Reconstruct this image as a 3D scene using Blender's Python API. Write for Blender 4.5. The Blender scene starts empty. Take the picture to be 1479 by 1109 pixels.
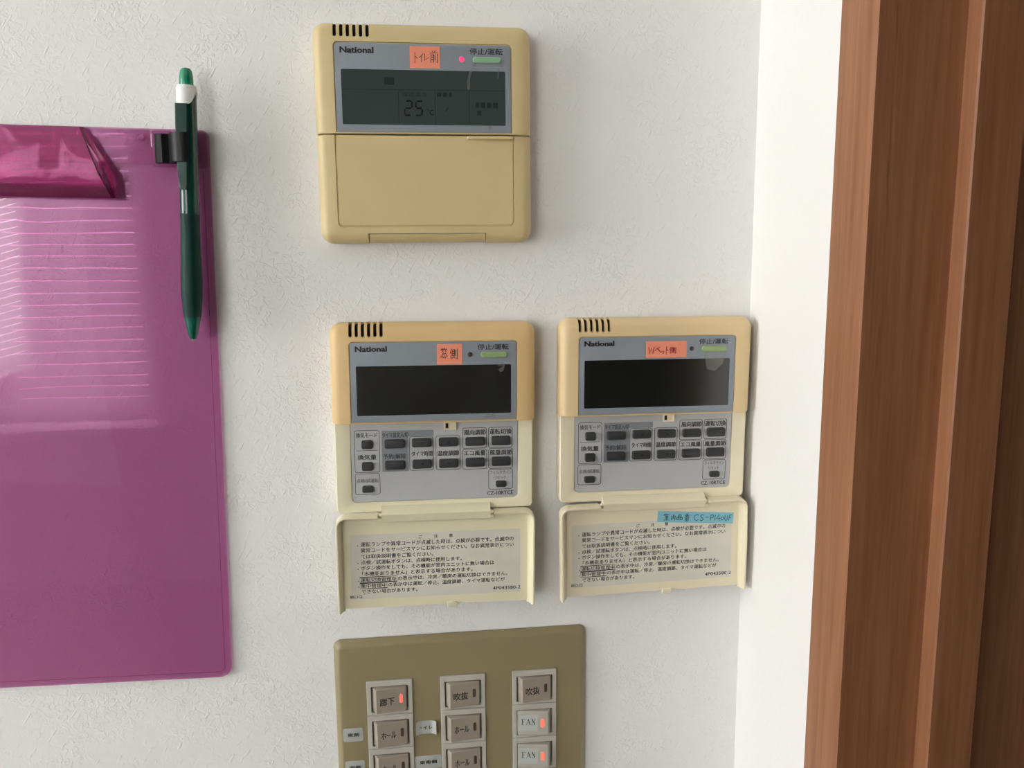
import bpy, bmesh, math, random
from mathutils import Vector, Matrix

scn = bpy.context.scene
COL = scn.collection
MM = 0.001
Z0 = 1.35            # height of the wall-layout origin above the floor (m)

# ------------------------------------------------------------------ camera
IMG_W, IMG_H = 1479, 1109
F_PX = 1180.43
YAW, PITCH, ROLL = 0.122253, -0.157887, -0.010453
cam_d = bpy.data.cameras.new('camera')
cam_d.sensor_fit = 'HORIZONTAL'
cam_d.sensor_width = 36.0
cam_d.lens = F_PX / IMG_W * 36.0
cam_d.clip_start = 0.01
cam = bpy.data.objects.new('camera', cam_d)
COL.objects.link(cam)
fw = Vector((math.sin(YAW) * math.cos(PITCH), math.cos(YAW) * math.cos(PITCH), math.sin(PITCH)))
rt = Vector((math.cos(YAW), -math.sin(YAW), 0))
up = rt.cross(fw)
r2 = rt * math.cos(ROLL) + up * math.sin(ROLL)
u2 = up * math.cos(ROLL) - rt * math.sin(ROLL)
M = Matrix.Identity(4)
for i in range(3):
    M[i][0], M[i][1], M[i][2] = r2[i], u2[i], -fw[i]
M[0][3], M[1][3], M[2][3] = -6.4717 * MM, -494.914 * MM, 20.691 * MM + Z0
cam.matrix_world = M
scn.camera = cam

# ------------------------------------------------------------------ world, daylight, exposure
world = bpy.data.worlds.new('daylight')
scn.world = world
world.use_nodes = True
bg = world.node_tree.nodes['Background']
bg.inputs[0].default_value = (0.80, 0.90, 1.0, 1)
bg.inputs[1].default_value = 1.0


def area_light(name, loc, rot, sx, sy, energy, color):
    ld = bpy.data.lights.new(name, 'AREA')
    ld.shape = 'RECTANGLE'
    ld.size, ld.size_y = sx, sy
    ld.energy = energy
    ld.color = color
    o = bpy.data.objects.new(name, ld)
    o.location = loc
    o.rotation_euler = rot
    COL.objects.link(o)
    return o


# daylight entering through the window in the left wall and the window behind the blind
area_light('daylight_side_window', (-2.36, -0.72, 1.62), (0, -math.pi / 2, 0), 1.25, 0.95, 42, (1.0, 0.998, 0.995))
area_light('daylight_back_window', (-1.68, -3.12, 1.43), (math.pi / 2, 0, 0), 1.2, 1.38, 108, (0.97, 0.99, 1.0))

vs = scn.view_settings
vs.view_transform = 'Standard'
vs.look = 'None'
vs.gamma = 1.0
vs.use_curve_mapping = False
vs.exposure = -0.03
scn.cycles.transparent_max_bounces = 32
scn.cycles.max_bounces = 12
scn.cycles.use_denoising = True

# ------------------------------------------------------------------ materials


def material(name, color, rough=0.5, spec=0.5, var=0.04, vscale=60.0, bump=0.0, bscale=900.0, coat=0.0,
             emit=None, emit_strength=0.0, stretch=(1, 1, 1), distort=0.0):
    m = bpy.data.materials.new(name)
    m.use_nodes = True
    nt = m.node_tree
    p = nt.nodes['Principled BSDF']
    p.inputs['Roughness'].default_value = rough
    p.inputs['Specular IOR Level'].default_value = spec
    p.inputs['Coat Weight'].default_value = coat
    p.inputs['Coat Roughness'].default_value = max(0.15, rough)
    tc = nt.nodes.new('ShaderNodeTexCoord')
    mp = nt.nodes.new('ShaderNodeMapping')
    mp.inputs['Scale'].default_value = stretch
    nt.links.new(tc.outputs['Object'], mp.inputs['Vector'])
    nz = nt.nodes.new('ShaderNodeTexNoise')
    nz.inputs['Scale'].default_value = vscale
    nz.inputs['Detail'].default_value = 4
    nz.inputs['Distortion'].default_value = distort
    nt.links.new(mp.outputs[0], nz.inputs['Vector'])
    rmp = nt.nodes.new('ShaderNodeValToRGB')
    rmp.color_ramp.elements[0].position = 0.3
    rmp.color_ramp.elements[1].position = 0.7
    rmp.color_ramp.elements[0].color = tuple(c * (1 - var) for c in color) + (1,)
    rmp.color_ramp.elements[1].color = tuple(min(1, c * (1 + var)) for c in color) + (1,)
    nt.links.new(nz.outputs[0], rmp.inputs[0])
    nt.links.new(rmp.outputs[0], p.inputs['Base Color'])
    if bump > 0:
        bn = nt.nodes.new('ShaderNodeTexNoise')
        bn.inputs['Scale'].default_value = bscale
        bn.inputs['Detail'].default_value = 2
        nt.links.new(tc.outputs['Object'], bn.inputs['Vector'])
        b = nt.nodes.new('ShaderNodeBump')
        b.inputs['Distance'].default_value = bump
        b.inputs['Strength'].default_value = 1.0
        nt.links.new(bn.outputs[0], b.inputs['Height'])
        nt.links.new(b.outputs[0], p.inputs['Normal'])
    if emit:
        p.inputs['Emission Color'].default_value = tuple(emit) + (1,)
        p.inputs['Emission Strength'].default_value = emit_strength
    return m


def wallpaper(name, color, depth):
    """embossed vinyl wallpaper: pits, curls and fine scratches"""
    m = bpy.data.materials.new(name)
    m.use_nodes = True
    nt = m.node_tree
    N, L = nt.nodes.new, nt.links.new
    p = nt.nodes['Principled BSDF']
    p.inputs['Base Color'].default_value = tuple(color) + (1,)
    p.inputs['Roughness'].default_value = 0.65
    p.inputs['Specular IOR Level'].default_value = 0.3
    tc = N('ShaderNodeTexCoord')

    def noise(scale, detail, dist, stretch=(1, 1, 1), rz=0.0):
        mp = N('ShaderNodeMapping')
        mp.inputs['Scale'].default_value = stretch
        rot = N('ShaderNodeMapping')
        rot.inputs['Rotation'].default_value = (0, rz, 0)
        L(tc.outputs['Object'], rot.inputs['Vector'])
        L(rot.outputs[0], mp.inputs['Vector'])
        n = N('ShaderNodeTexNoise')
        n.inputs['Scale'].default_value = scale
        n.inputs['Detail'].default_value = detail
        n.inputs['Distortion'].default_value = dist
        L(mp.outputs[0], n.inputs['Vector'])
        return n.outputs[0]

    def ramp(src, a, b):
        r = N('ShaderNodeMapRange')
        r.inputs['From Min'].default_value = a
        r.inputs['From Max'].default_value = b
        L(src, r.inputs['Value'])
        return r.outputs[0]

    def math_(op, a, b):
        n = N('ShaderNodeMath')
        n.operation = op
        for k, v in ((0, a), (1, b)):
            if isinstance(v, float):
                n.inputs[k].default_value = v
            else:
                L(v, n.inputs[k])
        return n.outputs[0]
    curls = ramp(noise(230, 3, 1.6), 0.50, 0.60)
    fine = noise(900, 2, 0.4)
    broad = noise(95, 3, 0.8)
    scratch = ramp(noise(520, 1, 0.3, (1, 1, 0.22), -0.6), 0.63, 0.73)
    patch = ramp(noise(26, 2, 0.4), 0.40, 0.62)
    h = math_('ADD', math_('MULTIPLY', math_('MULTIPLY', curls, patch), 0.9), math_('MULTIPLY', fine, 0.35))
    h = math_('ADD', h, math_('MULTIPLY', broad, 1.2))
    h = math_('ADD', h, math_('MULTIPLY', scratch, 0.7))
    b = N('ShaderNodeBump')
    b.inputs['Distance'].default_value = depth
    b.inputs['Strength'].default_value = 1.0
    L(h, b.inputs['Height'])
    L(b.outputs[0], p.inputs['Normal'])
    return m


def wood(name, dark, light):
    m = bpy.data.materials.new(name)
    m.use_nodes = True
    nt = m.node_tree
    N, L = nt.nodes.new, nt.links.new
    p = nt.nodes['Principled BSDF']
    p.inputs['Roughness'].default_value = 0.42
    p.inputs['Specular IOR Level'].default_value = 0.45
    tc = N('ShaderNodeTexCoord')
    mp = N('ShaderNodeMapping')
    mp.inputs['Scale'].default_value = (1, 1, 0.035)
    L(tc.outputs['Object'], mp.inputs['Vector'])
    n1 = N('ShaderNodeTexNoise')
    n1.inputs['Scale'].default_value = 260
    n1.inputs['Detail'].default_value = 5
    n1.inputs['Distortion'].default_value = 0.35
    L(mp.outputs[0], n1.inputs['Vector'])
    n2 = N('ShaderNodeTexNoise')
    n2.inputs['Scale'].default_value = 900
    n2.inputs['Detail'].default_value = 2
    L(mp.outputs[0], n2.inputs['Vector'])
    mix = N('ShaderNodeMath')
    mix.operation = 'MULTIPLY_ADD'
    mix.inputs[1].default_value = 0.35
    L(n2.outputs[0], mix.inputs[0])
    L(n1.outputs[0], mix.inputs[2])
    r = N('ShaderNodeValToRGB')
    r.color_ramp.elements[0].position = 0.45
    r.color_ramp.elements[1].position = 0.90
    r.color_ramp.elements[0].color = tuple(dark) + (1,)
    r.color_ramp.elements[1].color = tuple(light) + (1,)
    L(mix.outputs[0], r.inputs[0])
    L(r.outputs[0], p.inputs['Base Color'])
    b = N('ShaderNodeBump')
    b.inputs['Distance'].default_value = 0.00006
    L(n2.outputs[0], b.inputs['Height'])
    L(b.outputs[0], p.inputs['Normal'])
    return m


def clear_plastic(name, tint, haze, haze_amt, rough=0.04, wave=0.0, wscale=40.0, ior=1.45):
    """tinted clear sheet: straight-through tint, a little milky scatter, glossy surface"""
    m = bpy.data.materials.new(name)
    m.use_nodes = True
    nt = m.node_tree
    N, L = nt.nodes.new, nt.links.new
    nt.nodes.remove(nt.nodes['Principled BSDF'])
    out = nt.nodes['Material Output']
    tr = N('ShaderNodeBsdfTransparent')
    tr.inputs[0].default_value = tuple(tint) + (1,)
    df = N('ShaderNodeBsdfDiffuse')
    df.inputs[0].default_value = tuple(haze) + (1,)
    mx = N('ShaderNodeMixShader')
    mx.inputs[0].default_value = haze_amt
    L(tr.outputs[0], mx.inputs[1])
    L(df.outputs[0], mx.inputs[2])
    gl = N('ShaderNodeBsdfGlossy')
    gl.inputs['Roughness'].default_value = rough
    gl.inputs['Color'].default_value = (1, 1, 1, 1)
    fr = N('ShaderNodeFresnel')
    fr.inputs['IOR'].default_value = ior
    m2 = N('ShaderNodeMixShader')
    L(fr.outputs[0], m2.inputs[0])
    L(mx.outputs[0], m2.inputs[1])
    L(gl.outputs[0], m2.inputs[2])
    L(m2.outputs[0], out.inputs[0])
    tc = N('ShaderNodeTexCoord')
    nz = N('ShaderNodeTexNoise')
    nz.inputs['Scale'].default_value = wscale
    nz.inputs['Detail'].default_value = 1
    nz.inputs['Distortion'].default_value = 0.8
    L(tc.outputs['Object'], nz.inputs['Vector'])
    b = N('ShaderNodeBump')
    b.inputs['Distance'].default_value = wave
    L(nz.outputs[0], b.inputs['Height'])
    L(b.outputs[0], gl.inputs['Normal'])
    return m


def translucent(name, color, amount):
    """thin white plastic that lets some daylight through"""
    m = bpy.data.materials.new(name)
    m.use_nodes = True
    nt = m.node_tree
    nt.nodes.remove(nt.nodes['Principled BSDF'])
    a = nt.nodes.new('ShaderNodeBsdfDiffuse')
    b = nt.nodes.new('ShaderNodeBsdfTranslucent')
    a.inputs[0].default_value = b.inputs[0].default_value = tuple(color) + (1,)
    x = nt.nodes.new('ShaderNodeMixShader')
    x.inputs[0].default_value = amount
    nt.links.new(a.outputs[0], x.inputs[1])
    nt.links.new(b.outputs[0], x.inputs[2])
    nt.links.new(x.outputs[0], nt.nodes['Material Output'].inputs[0])
    return m


MAT = {
    'wallpaper': wallpaper('embossed_wallpaper', (0.85, 0.845, 0.83), 0.00018),
    'paint': wallpaper('smooth_white_wallpaper', (0.86, 0.85, 0.825), 0.00004),
    'ceiling': material('ceiling_white', (0.8, 0.8, 0.78), 0.9),
    'floor': material('floor_boards', (0.17, 0.11, 0.075), 0.45, var=0.2, vscale=6),
    'wood': wood('varnished_wood', (0.25, 0.10, 0.043), (0.355, 0.16, 0.076)),
    'light_blocker': wood('dark_blocker_wood', (0.05, 0.03, 0.02), (0.09, 0.055, 0.035)),
    'corridor': material('corridor_wall', (0.16, 0.13, 0.10), 0.8),
    'frame': material('window_frame', (0.55, 0.55, 0.54), 0.4),
    'slat': translucent('blind_slat', (0.88, 0.88, 0.86), 0.6),
    'beige': material('aged_beige_plastic', (0.66, 0.52, 0.27), 0.42, 0.4, 0.025, 25, 0.00001, 2500),
    'tan': material('yellowed_tan_plastic', (0.74, 0.52, 0.25), 0.42, 0.4, 0.03, 25, 0.00001, 2500),
    'tan2': material('yellowed_cream_plastic', (0.76, 0.575, 0.32), 0.42, 0.4, 0.03, 25, 0.00001, 2500),
    'cream': material('cream_plastic', (0.80, 0.745, 0.53), 0.4, 0.4, 0.02, 30, 0.00001, 2500),
    'cream2': material('cream_plastic_pale', (0.82, 0.735, 0.54), 0.4, 0.4, 0.02, 30, 0.00001, 2500),
    'panel': material('grey_face_panel', (0.28, 0.31, 0.345), 0.35, 0.4, 0.03, 40),
    'panel_low': material('pale_grey_key_panel', (0.48, 0.485, 0.49), 0.4, 0.4, 0.03, 40),
    'panel_dark': material('mid_grey_print', (0.235, 0.25, 0.27), 0.4, 0.4, 0.03, 40),
    'lcd_on': material('lcd_glass_lit', (0.044, 0.060, 0.057), 0.12, 0.5, 0.06, 12),
    'lcd_off': material('lcd_glass_dark', (0.006, 0.008, 0.007), 0.24, 0.7, 0.1, 12, coat=1.0),
    'lcd_seg': material('lcd_segment', (0.006, 0.008, 0.008), 0.25),
    'lcd_faint': material('lcd_segment_faint', (0.022, 0.030, 0.029), 0.25),
    'key': material('charcoal_key', (0.035, 0.038, 0.040), 0.45, 0.4, 0.05, 200, 0.00001, 3000),
    'ink': material('black_print', (0.012, 0.012, 0.014), 0.6),
    'ink_grey': material('grey_print', (0.04, 0.042, 0.045), 0.6),
    'ink_faint': material('faint_grey_print', (0.12, 0.12, 0.12), 0.6),
    'slot': material('dark_vent_inside', (0.020, 0.011, 0.006), 0.8),
    'green_key': material('pale_green_button', (0.28, 0.47, 0.30), 0.35),
    'green_key2': material('pale_olive_button', (0.31, 0.43, 0.19), 0.35),
    'lamp_on': material('red_lamp_lit', (0.8, 0.05, 0.12), 0.3, emit=(1.0, 0.06, 0.18), emit_strength=0.85),
    'lamp_off': material('dark_lamp', (0.05, 0.04, 0.035), 0.3),
    'note': material('orange_note_paper', (0.88, 0.31, 0.20), 0.8, 0.2, 0.03, 80),
    'note_blue': material('blue_label_paper', (0.24, 0.52, 0.62), 0.7, 0.2, 0.03, 80),
    'pen_brown': material('brown_ink', (0.10, 0.03, 0.02), 0.7),
    'pen_red': material('red_ink', (0.36, 0.02, 0.02), 0.7),
    'pen_navy': material('navy_ink', (0.03, 0.08, 0.11), 0.7),
    'caution': material('grey_caution_label', (0.70, 0.67, 0.57), 0.5),
    'plate': material('khaki_switch_plate', (0.285, 0.235, 0.130), 0.38, 0.45, 0.02, 20, 0.00001, 2500),
    'switch': material('light_grey_switch', (0.50, 0.48, 0.42), 0.4, 0.4, 0.03, 60),
    'rocker': material('taupe_rocker', (0.36, 0.31, 0.25), 0.42, 0.4, 0.03, 60),
    'rocker_fan': material('pale_rocker', (0.45, 0.43, 0.37), 0.42, 0.4, 0.03, 60),
    'rocker_lit': material('orange_lamp_lit', (0.8, 0.1, 0.05), 0.3, emit=(1.0, 0.16, 0.10), emit_strength=1.0),
    'rocker_off': material('brown_lamp_window', (0.10, 0.07, 0.05), 0.3),
    'sticker': material('pale_label_tape', (0.48, 0.505, 0.475), 0.35),
    'black': material('black_rubbery_plastic', (0.006, 0.006, 0.007), 0.45, 0.3),
    'pen_green': material('dark_green_barrel', (0.003, 0.050, 0.036), 0.16, 0.5, 0.1, 30, coat=0.2),
    'pen_grip': material('dark_green_grip', (0.004, 0.034, 0.027), 0.5, 0.2, 0.05, 30),
    'pen_knob': material('bright_green_plastic', (0.005, 0.24, 0.125), 0.15, 0.5, 0.1, 30, coat=0.4),
    'pen_tip': material('green_tip_plastic', (0.004, 0.11, 0.075), 0.12, 0.5, 0.1, 30, coat=0.4),
    'pen_white': material('white_pen_plastic', (0.82, 0.82, 0.80), 0.3),
    'steel': material('steel', (0.5, 0.5, 0.5), 0.3),
    'film': clear_plastic('tape_residue_film', (0.93, 0.93, 0.92), (0.8, 0.8, 0.78), 0.10, 0.35),
    'pink': clear_plastic('pink_clear_plastic', (0.935, 0.69, 0.86), (0.62, 0.20, 0.45), 0.04, 0.012, 0.00012, 11),
    'pink_clip': clear_plastic('pink_clip_plastic', (0.885, 0.575, 0.75), (0.45, 0.06, 0.24), 0.03, 0.03, 0.005, 26),
    'pink_thin': clear_plastic('pink_thin_plastic', (0.97, 0.87, 0.94), (0.7, 0.35, 0.55), 0.05, 0.03, 0.0002, 30),
    'pink_line': clear_plastic('pink_edge_plastic', (0.82, 0.50, 0.70), (0.5, 0.1, 0.3), 0.05, 0.08),
}

# ------------------------------------------------------------------ mesh helpers (coordinates in mm: x right, z up, d = distance off the wall)


def rr(x0, x1, z0, z1, r, n=6):
    """rounded rectangle, clockwise from the top-left corner; r scalar or (tl, tr, br, bl)"""
    if not isinstance(r, (tuple, list)):
        r = (r, r, r, r)
    lim = min(x1 - x0, z1 - z0) / 2 - 1e-4
    r = [max(0.02, min(lim, k)) for k in r]
    pts = []
    cs = ((x0 + r[0], z1 - r[0], r[0], 180), (x1 - r[1], z1 - r[1], r[1], 90),
          (x1 - r[2], z0 + r[2], r[2], 0), (x0 + r[3], z0 + r[3], r[3], -90))
    for cx, cz, q, a0 in cs:
        for i in range(n + 1):
            a = math.radians(a0 - 90.0 * i / n)
            pts.append((cx + q * math.cos(a), cz + q * math.sin(a)))
    return pts


class MB:
    def __init__(self):
        self.v, self.f = [], []

    def add(self, pts):
        i = len(self.v)
        self.v += pts
        return list(range(i, i + len(pts)))

    def loft(self, rings, cap0=True, cap1=True, closed=True):
        ids = [self.add(r) for r in rings]
        n = len(ids[0])
        for a, b in zip(ids, ids[1:]):
            for i in range(n if closed else n - 1):
                j = (i + 1) % n
                self.f.append((a[i], a[j], b[j], b[i]))
        if cap0:
            self.f.append(tuple(reversed(ids[0])))
        if cap1:
            self.f.append(tuple(ids[-1]))
        return self

    def rects(self, specs, cap0=True, cap1=True, n=6):
        """specs: (x0, x1, z0, z1, r, d) lofted in order"""
        return self.loft([[(x, -s[5], z) for x, z in rr(*s[:5], n=n)] for s in specs], cap0, cap1)

    def slab(self, x0, x1, z0, z1, r, d0, d1, fil=0.0, n=6, fn=3):
        rs = r if isinstance(r, (tuple, list)) else (r,) * 4
        specs = [(x0, x1, z0, z1, rs, d0)]
        if fil <= 0:
            specs.append((x0, x1, z0, z1, rs, d1))
        else:
            for i in range(fn + 1):
                a = math.pi / 2 * i / fn
                ins = fil * (1 - math.cos(a))
                specs.append((x0 + ins, x1 - ins, z0 + ins, z1 - ins, tuple(max(.02, q - ins) for q in rs),
                              d1 - fil + fil * math.sin(a)))
        return self.rects(specs, n=n)

    def box(self, x0, x1, z0, z1, d0, d1):
        return self.loft([[(x0, -d, z1), (x1, -d, z1), (x1, -d, z0), (x0, -d, z0)] for d in (d0, d1)])

    def prism_x(self, prof, x0, x1):
        """prof: (z, d) closed polygon, extruded along x"""
        return self.loft([[(x, -d, z) for z, d in prof] for x in (x0, x1)])

    def ribbon(self, pts, w, d, closed=False):
        """flat stroke of width w along points (x, z) at depth d"""
        n = len(pts)
        L, R = [], []
        for i, (x, z) in enumerate(pts):
            a = pts[(i - 1) % n] if (closed or i > 0) else pts[i]
            b = pts[(i + 1) % n] if (closed or i < n - 1) else pts[i]
            tx, tz = b[0] - a[0], b[1] - a[1]
            l = math.hypot(tx, tz) or 1
            nx, nz = -tz / l, tx / l
            if (closed or 0 < i < n - 1):
                e1 = (x - a[0], z - a[1])
                l1 = math.hypot(*e1) or 1
                c = max(.5, abs(nx * -e1[1] / l1 + nz * e1[0] / l1))
            else:
                c = 1
            L.append((x + nx * w / 2 / c, -d, z + nz * w / 2 / c))
            R.append((x - nx * w / 2 / c, -d, z - nz * w / 2 / c))
        a, b = self.add(L), self.add(R)
        for i in range(n if closed else n - 1):
            j = (i + 1) % n
            self.f.append((a[i], b[i], b[j], a[j]))
        return self

    def poly(self, pts, d):
        self.f.append(tuple(self.add([(x, -d, z) for x, z in pts])))
        return self

    def lathe(self, prof, n=24, sx=1.0, axis_x=0.0):
        """prof: (r, z, centre d); upright body of revolution"""
        return self.loft([[(axis_x + r * math.cos(2 * math.pi * k / n) * sx, -dc - r * math.sin(2 * math.pi * k / n), z)
                           for k in range(n)] for r, z, dc in prof])

    def mesh(self, name, flat=False):
        me = bpy.data.meshes.new(name)
        me.from_pydata([(x * MM, y * MM, z * MM) for x, y, z in self.v], [], self.f)
        if not flat:
            bm = bmesh.new()
            bm.from_mesh(me)
            bmesh.ops.recalc_face_normals(bm, faces=bm.faces)
            bm.to_mesh(me)
            bm.free()
            me.shade_smooth()
            me.set_sharp_from_angle(angle=math.radians(32))
        return me

    def build(self, name, mat, parent=None, flat=False, label=None):
        me = self.mesh(name, flat)
        return place(name, me, mat, parent, label)


def place(name, me, mat, parent=None, label=None):
    me.materials.clear()
    me.materials.append(MAT[mat] if isinstance(mat, str) else mat)
    o = bpy.data.objects.new(name, me)
    COL.objects.link(o)
    if parent is not None:
        o.parent = parent
    if label:
        o['label'] = label
    return o


def tag(o, label, cat, group=None):
    o['label'] = label
    o['category'] = cat
    if group:
        o['group'] = group
    return o


def root(name, x, z, ro, label, cat, group=None, d=0.0):
    o = bpy.data.objects.new(name, None)
    o.empty_display_size = 0.02
    COL.objects.link(o)
    o.location = (x * MM, -d * MM, z * MM + Z0)
    o.rotation_euler = (0, -ro, 0)
    return tag(o, label, cat, group)


def struct(o):
    o['kind'] = 'structure'
    return o


def cut(mb, cutters, name):
    """boolean difference done in millimetres for precision, returned as a metre-scale mesh"""
    def tmp(b):
        me = bpy.data.meshes.new('tmp')
        me.from_pydata(b.v, [], b.f)
        bm = bmesh.new()
        bm.from_mesh(me)
        bmesh.ops.recalc_face_normals(bm, faces=bm.faces)
        bm.to_mesh(me)
        bm.free()
        o = bpy.data.objects.new('tmp', me)
        COL.objects.link(o)
        return o
    a = tmp(mb)
    cs = [tmp(c) for c in cutters]
    for c in cs:
        md = a.modifiers.new('cut', 'BOOLEAN')
        md.operation = 'DIFFERENCE'
        md.solver = 'EXACT'
        md.object = c
    dg = bpy.context.evaluated_depsgraph_get()
    me = bpy.data.meshes.new_from_object(a.evaluated_get(dg))
    for o in [a] + cs:
        m_ = o.data
        bpy.data.objects.remove(o)
        bpy.data.meshes.remove(m_)
    me.name = name
    me.transform(Matrix.Scale(MM, 4))
    me.shade_smooth()
    me.set_sharp_from_angle(angle=math.radians(32))
    return me


_text_cache = {}


def text_geo(s, bold=0.0):
    key = (s, bold)
    if key not in _text_cache:
        cu = bpy.data.curves.new('t', 'FONT')
        cu.body = s
        cu.size = 1.0
        cu.resolution_u = 2
        cu.offset = bold
        o = bpy.data.objects.new('t', cu)
        COL.objects.link(o)
        dg = bpy.context.evaluated_depsgraph_get()
        me = bpy.data.meshes.new_from_object(o.evaluated_get(dg))
        vs_ = [(v.co.x, v.co.y) for v in me.vertices]
        fs_ = [tuple(p.vertices) for p in me.polygons]
        bpy.data.objects.remove(o)
        bpy.data.curves.remove(cu)
        bpy.data.meshes.remove(me)
        xs = [v[0] for v in vs_]
        ys = [v[1] for v in vs_]
        _text_cache[key] = (vs_, fs_, min(xs), max(xs), min(ys), max(ys))
    return _text_cache[key]


def text_into(mb, s, x0, x1, z0, z1, d, bold=0.0, shear=0.0, fat=0.0):
    """printed text filling the box x0..x1, z0..z1; fat widens the strokes by overprinting"""
    if fat > 0:
        for k, (dx, dz) in enumerate(((-fat, fat * .4), (fat, fat * .4), (0, -fat * .6))):
            text_into(mb, s, x0 + fat + dx, x1 - fat + dx, z0 + fat + dz, z1 - fat + dz, d + k * .004, bold, shear)
        return mb
    vs_, fs_, a, b, c, e = text_geo(s, bold)
    k = len(mb.v)
    for x, y in vs_:
        v = (y - c) / (e - c)
        mb.v.append((x0 + (x - a) / (b - a) * (x1 - x0) + shear * v, -d, z0 + v * (z1 - z0)))
    mb.f += [tuple(i + k for i in f) for f in fs_]
    return mb


def print_text(parent, s, x0, x1, z0, z1, d, mat='ink', fat=0.0, name='lettering'):
    return text_into(MB(), s, x0, x1, z0, z1, d, 0.0, 0.0, fat).build(name, mat, parent, flat=True)


STROKES = {
    'ト': [[(.35, 1), (.33, 0)], [(.35, .66), (.8, .45)]],
    'イ': [[(.85, 1), (.5, .72), (.15, .5)], [(.55, .72), (.55, 0)]],
    'レ': [[(.25, 1), (.22, .08), (.9, .5)]],
    '前': [[(.3, 1), (.4, .88)], [(.7, 1.04), (.58, .88)], [(.02, .80), (.98, .84)], [(.15, .65), (.12, 0)],
          [(.15, .65), (.47, .67), (.46, .02), (.36, .07)], [(.15, .46), (.46, .47)], [(.15, .28), (.46, .29)],
          [(.66, .65), (.65, .2)], [(.93, .74), (.92, 0), (.76, .1)]],
    '窓': [[(.5, 1.02), (.52, .9)], [(.1, .75), (.12, .88), (.92, .9), (.86, .77)], [(.4, .8), (.2, .6)],
          [(.62, .8), (.8, .64)], [(.45, .6), (.22, .42), (.75, .46)], [(.65, .54), (.84, .38)], [(.14, .28), (.05, .08)],
          [(.3, .3), (.34, .06), (.68, .04), (.72, .16)], [(.48, .3), (.55, .18)], [(.8, .3), (.95, .12)]],
    '側': [[(.25, 1), (.02, .55)], [(.16, .76), (.15, 0)], [(.34, .9), (.35, .32)], [(.34, .9), (.6, .93), (.6, .32)],
          [(.35, .72), (.6, .73)], [(.35, .53), (.6, .54)], [(.35, .33), (.6, .34)], [(.42, .25), (.3, .05)],
          [(.53, .25), (.65, .08)], [(.76, .86), (.75, .3)], [(.97, 1), (.95, 0), (.8, .1)]],
    'W': [[(0, 1), (.22, 0), (.48, .85), (.72, 0), (1, 1)]],
    'ベ': [[(0, .35), (.35, .8), (1, .1)], [(.58, .92), (.68, .76)], [(.74, 1), (.84, .85)]],
    'ッ': [[(.1, .5), (.2, .3)], [(.42, .55), (.5, .35)], [(.9, .55), (.68, .15), (.4, 0)]],
    '室': [[(.5, 1.02), (.5, .88)], [(.08, .7), (.1, .86), (.92, .87), (.86, .72)], [(.25, .66), (.75, .67)],
          [(.5, .66), (.3, .46), (.72, .49)], [(.62, .58), (.78, .42)], [(.25, .25), (.78, .26)], [(.5, .42), (.5, .02)],
          [(.08, .02), (.96, .04)]],
    '内': [[(.15, .75), (.12, 0)], [(.15, .75), (.9, .77), (.88, .02), (.72, .08)], [(.5, 1), (.5, .6), (.26, .22)],
          [(.5, .55), (.74, .28)]],
    '品': [[(.28, 1), (.28, .6), (.74, .6), (.74, 1), (.28, 1)], [(.02, .42), (.02, 0), (.42, 0), (.42, .42), (.02, .42)],
          [(.58, .42), (.58, 0), (1, 0), (1, .42), (.58, .42)]],
    '番': [[(.78, 1.02), (.25, .93)], [(.08, .76), (.94, .77)], [(.5, .95), (.5, .44)], [(.5, .74), (.06, .46)],
          [(.5, .74), (.96, .46)], [(.22, .4), (.22, 0), (.8, 0), (.8, .4), (.22, .4)], [(.22, .2), (.8, .2)],
          [(.5, .4), (.5, 0)]],
    'C': [[(.95, .85), (.6, 1), (.2, .8), (.05, .45), (.25, .08), (.65, 0), (.98, .18)]],
    'S': [[(.9, .9), (.5, 1), (.12, .8), (.3, .55), (.75, .45), (.92, .2), (.5, 0), (.05, .1)]],
    '-': [[(.05, .5), (.95, .55)]],
    'P': [[(.15, 1), (.15, 0)], [(.15, .98), (.7, .98), (.92, .78), (.7, .52), (.15, .48)]],
    '1': [[(.5, 1), (.5, 0)]],
    '4': [[(.6, 1), (.02, .35), (.98, .38)], [(.66, .65), (.64, 0)]],
    '0': [[(.5, .95), (.1, .7), (.08, .25), (.5, 0), (.9, .25), (.88, .72), (.5, .95)]],
    'U': [[(.1, 1), (.1, .25), (.45, 0), (.85, .2), (.9, 1)]],
    'F': [[(.15, 1), (.12, 0)], [(.15, .98), (.95, 1)], [(.15, .55), (.8, .57)]],
}


def handwrite(parent, chars, d, w, mat):
    """chars: (char, x0, x1, z0, z1)"""
    mb = MB()
    k = 0
    for c, x0, x1, z0, z1 in chars:
        for st in STROKES[c]:
            k += 1
            mb.ribbon([(x0 + a * (x1 - x0), z0 + b * (z1 - z0)) for a, b in st], w, d + 0.004 * (k % 3))
    return mb.build('handwriting', mat, parent, flat=True)


# ------------------------------------------------------------------ the room
def room_box(name, x0, x1, y0, y1, z0, z1, mat):
    """box in metres, z above the floor"""
    mb = MB()
    mb.v = []
    mb.box(x0 * 1000, x1 * 1000, z0 * 1000, z1 * 1000, -y1 * 1000, -y0 * 1000)
    return struct(mb.build(name, mat))


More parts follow.
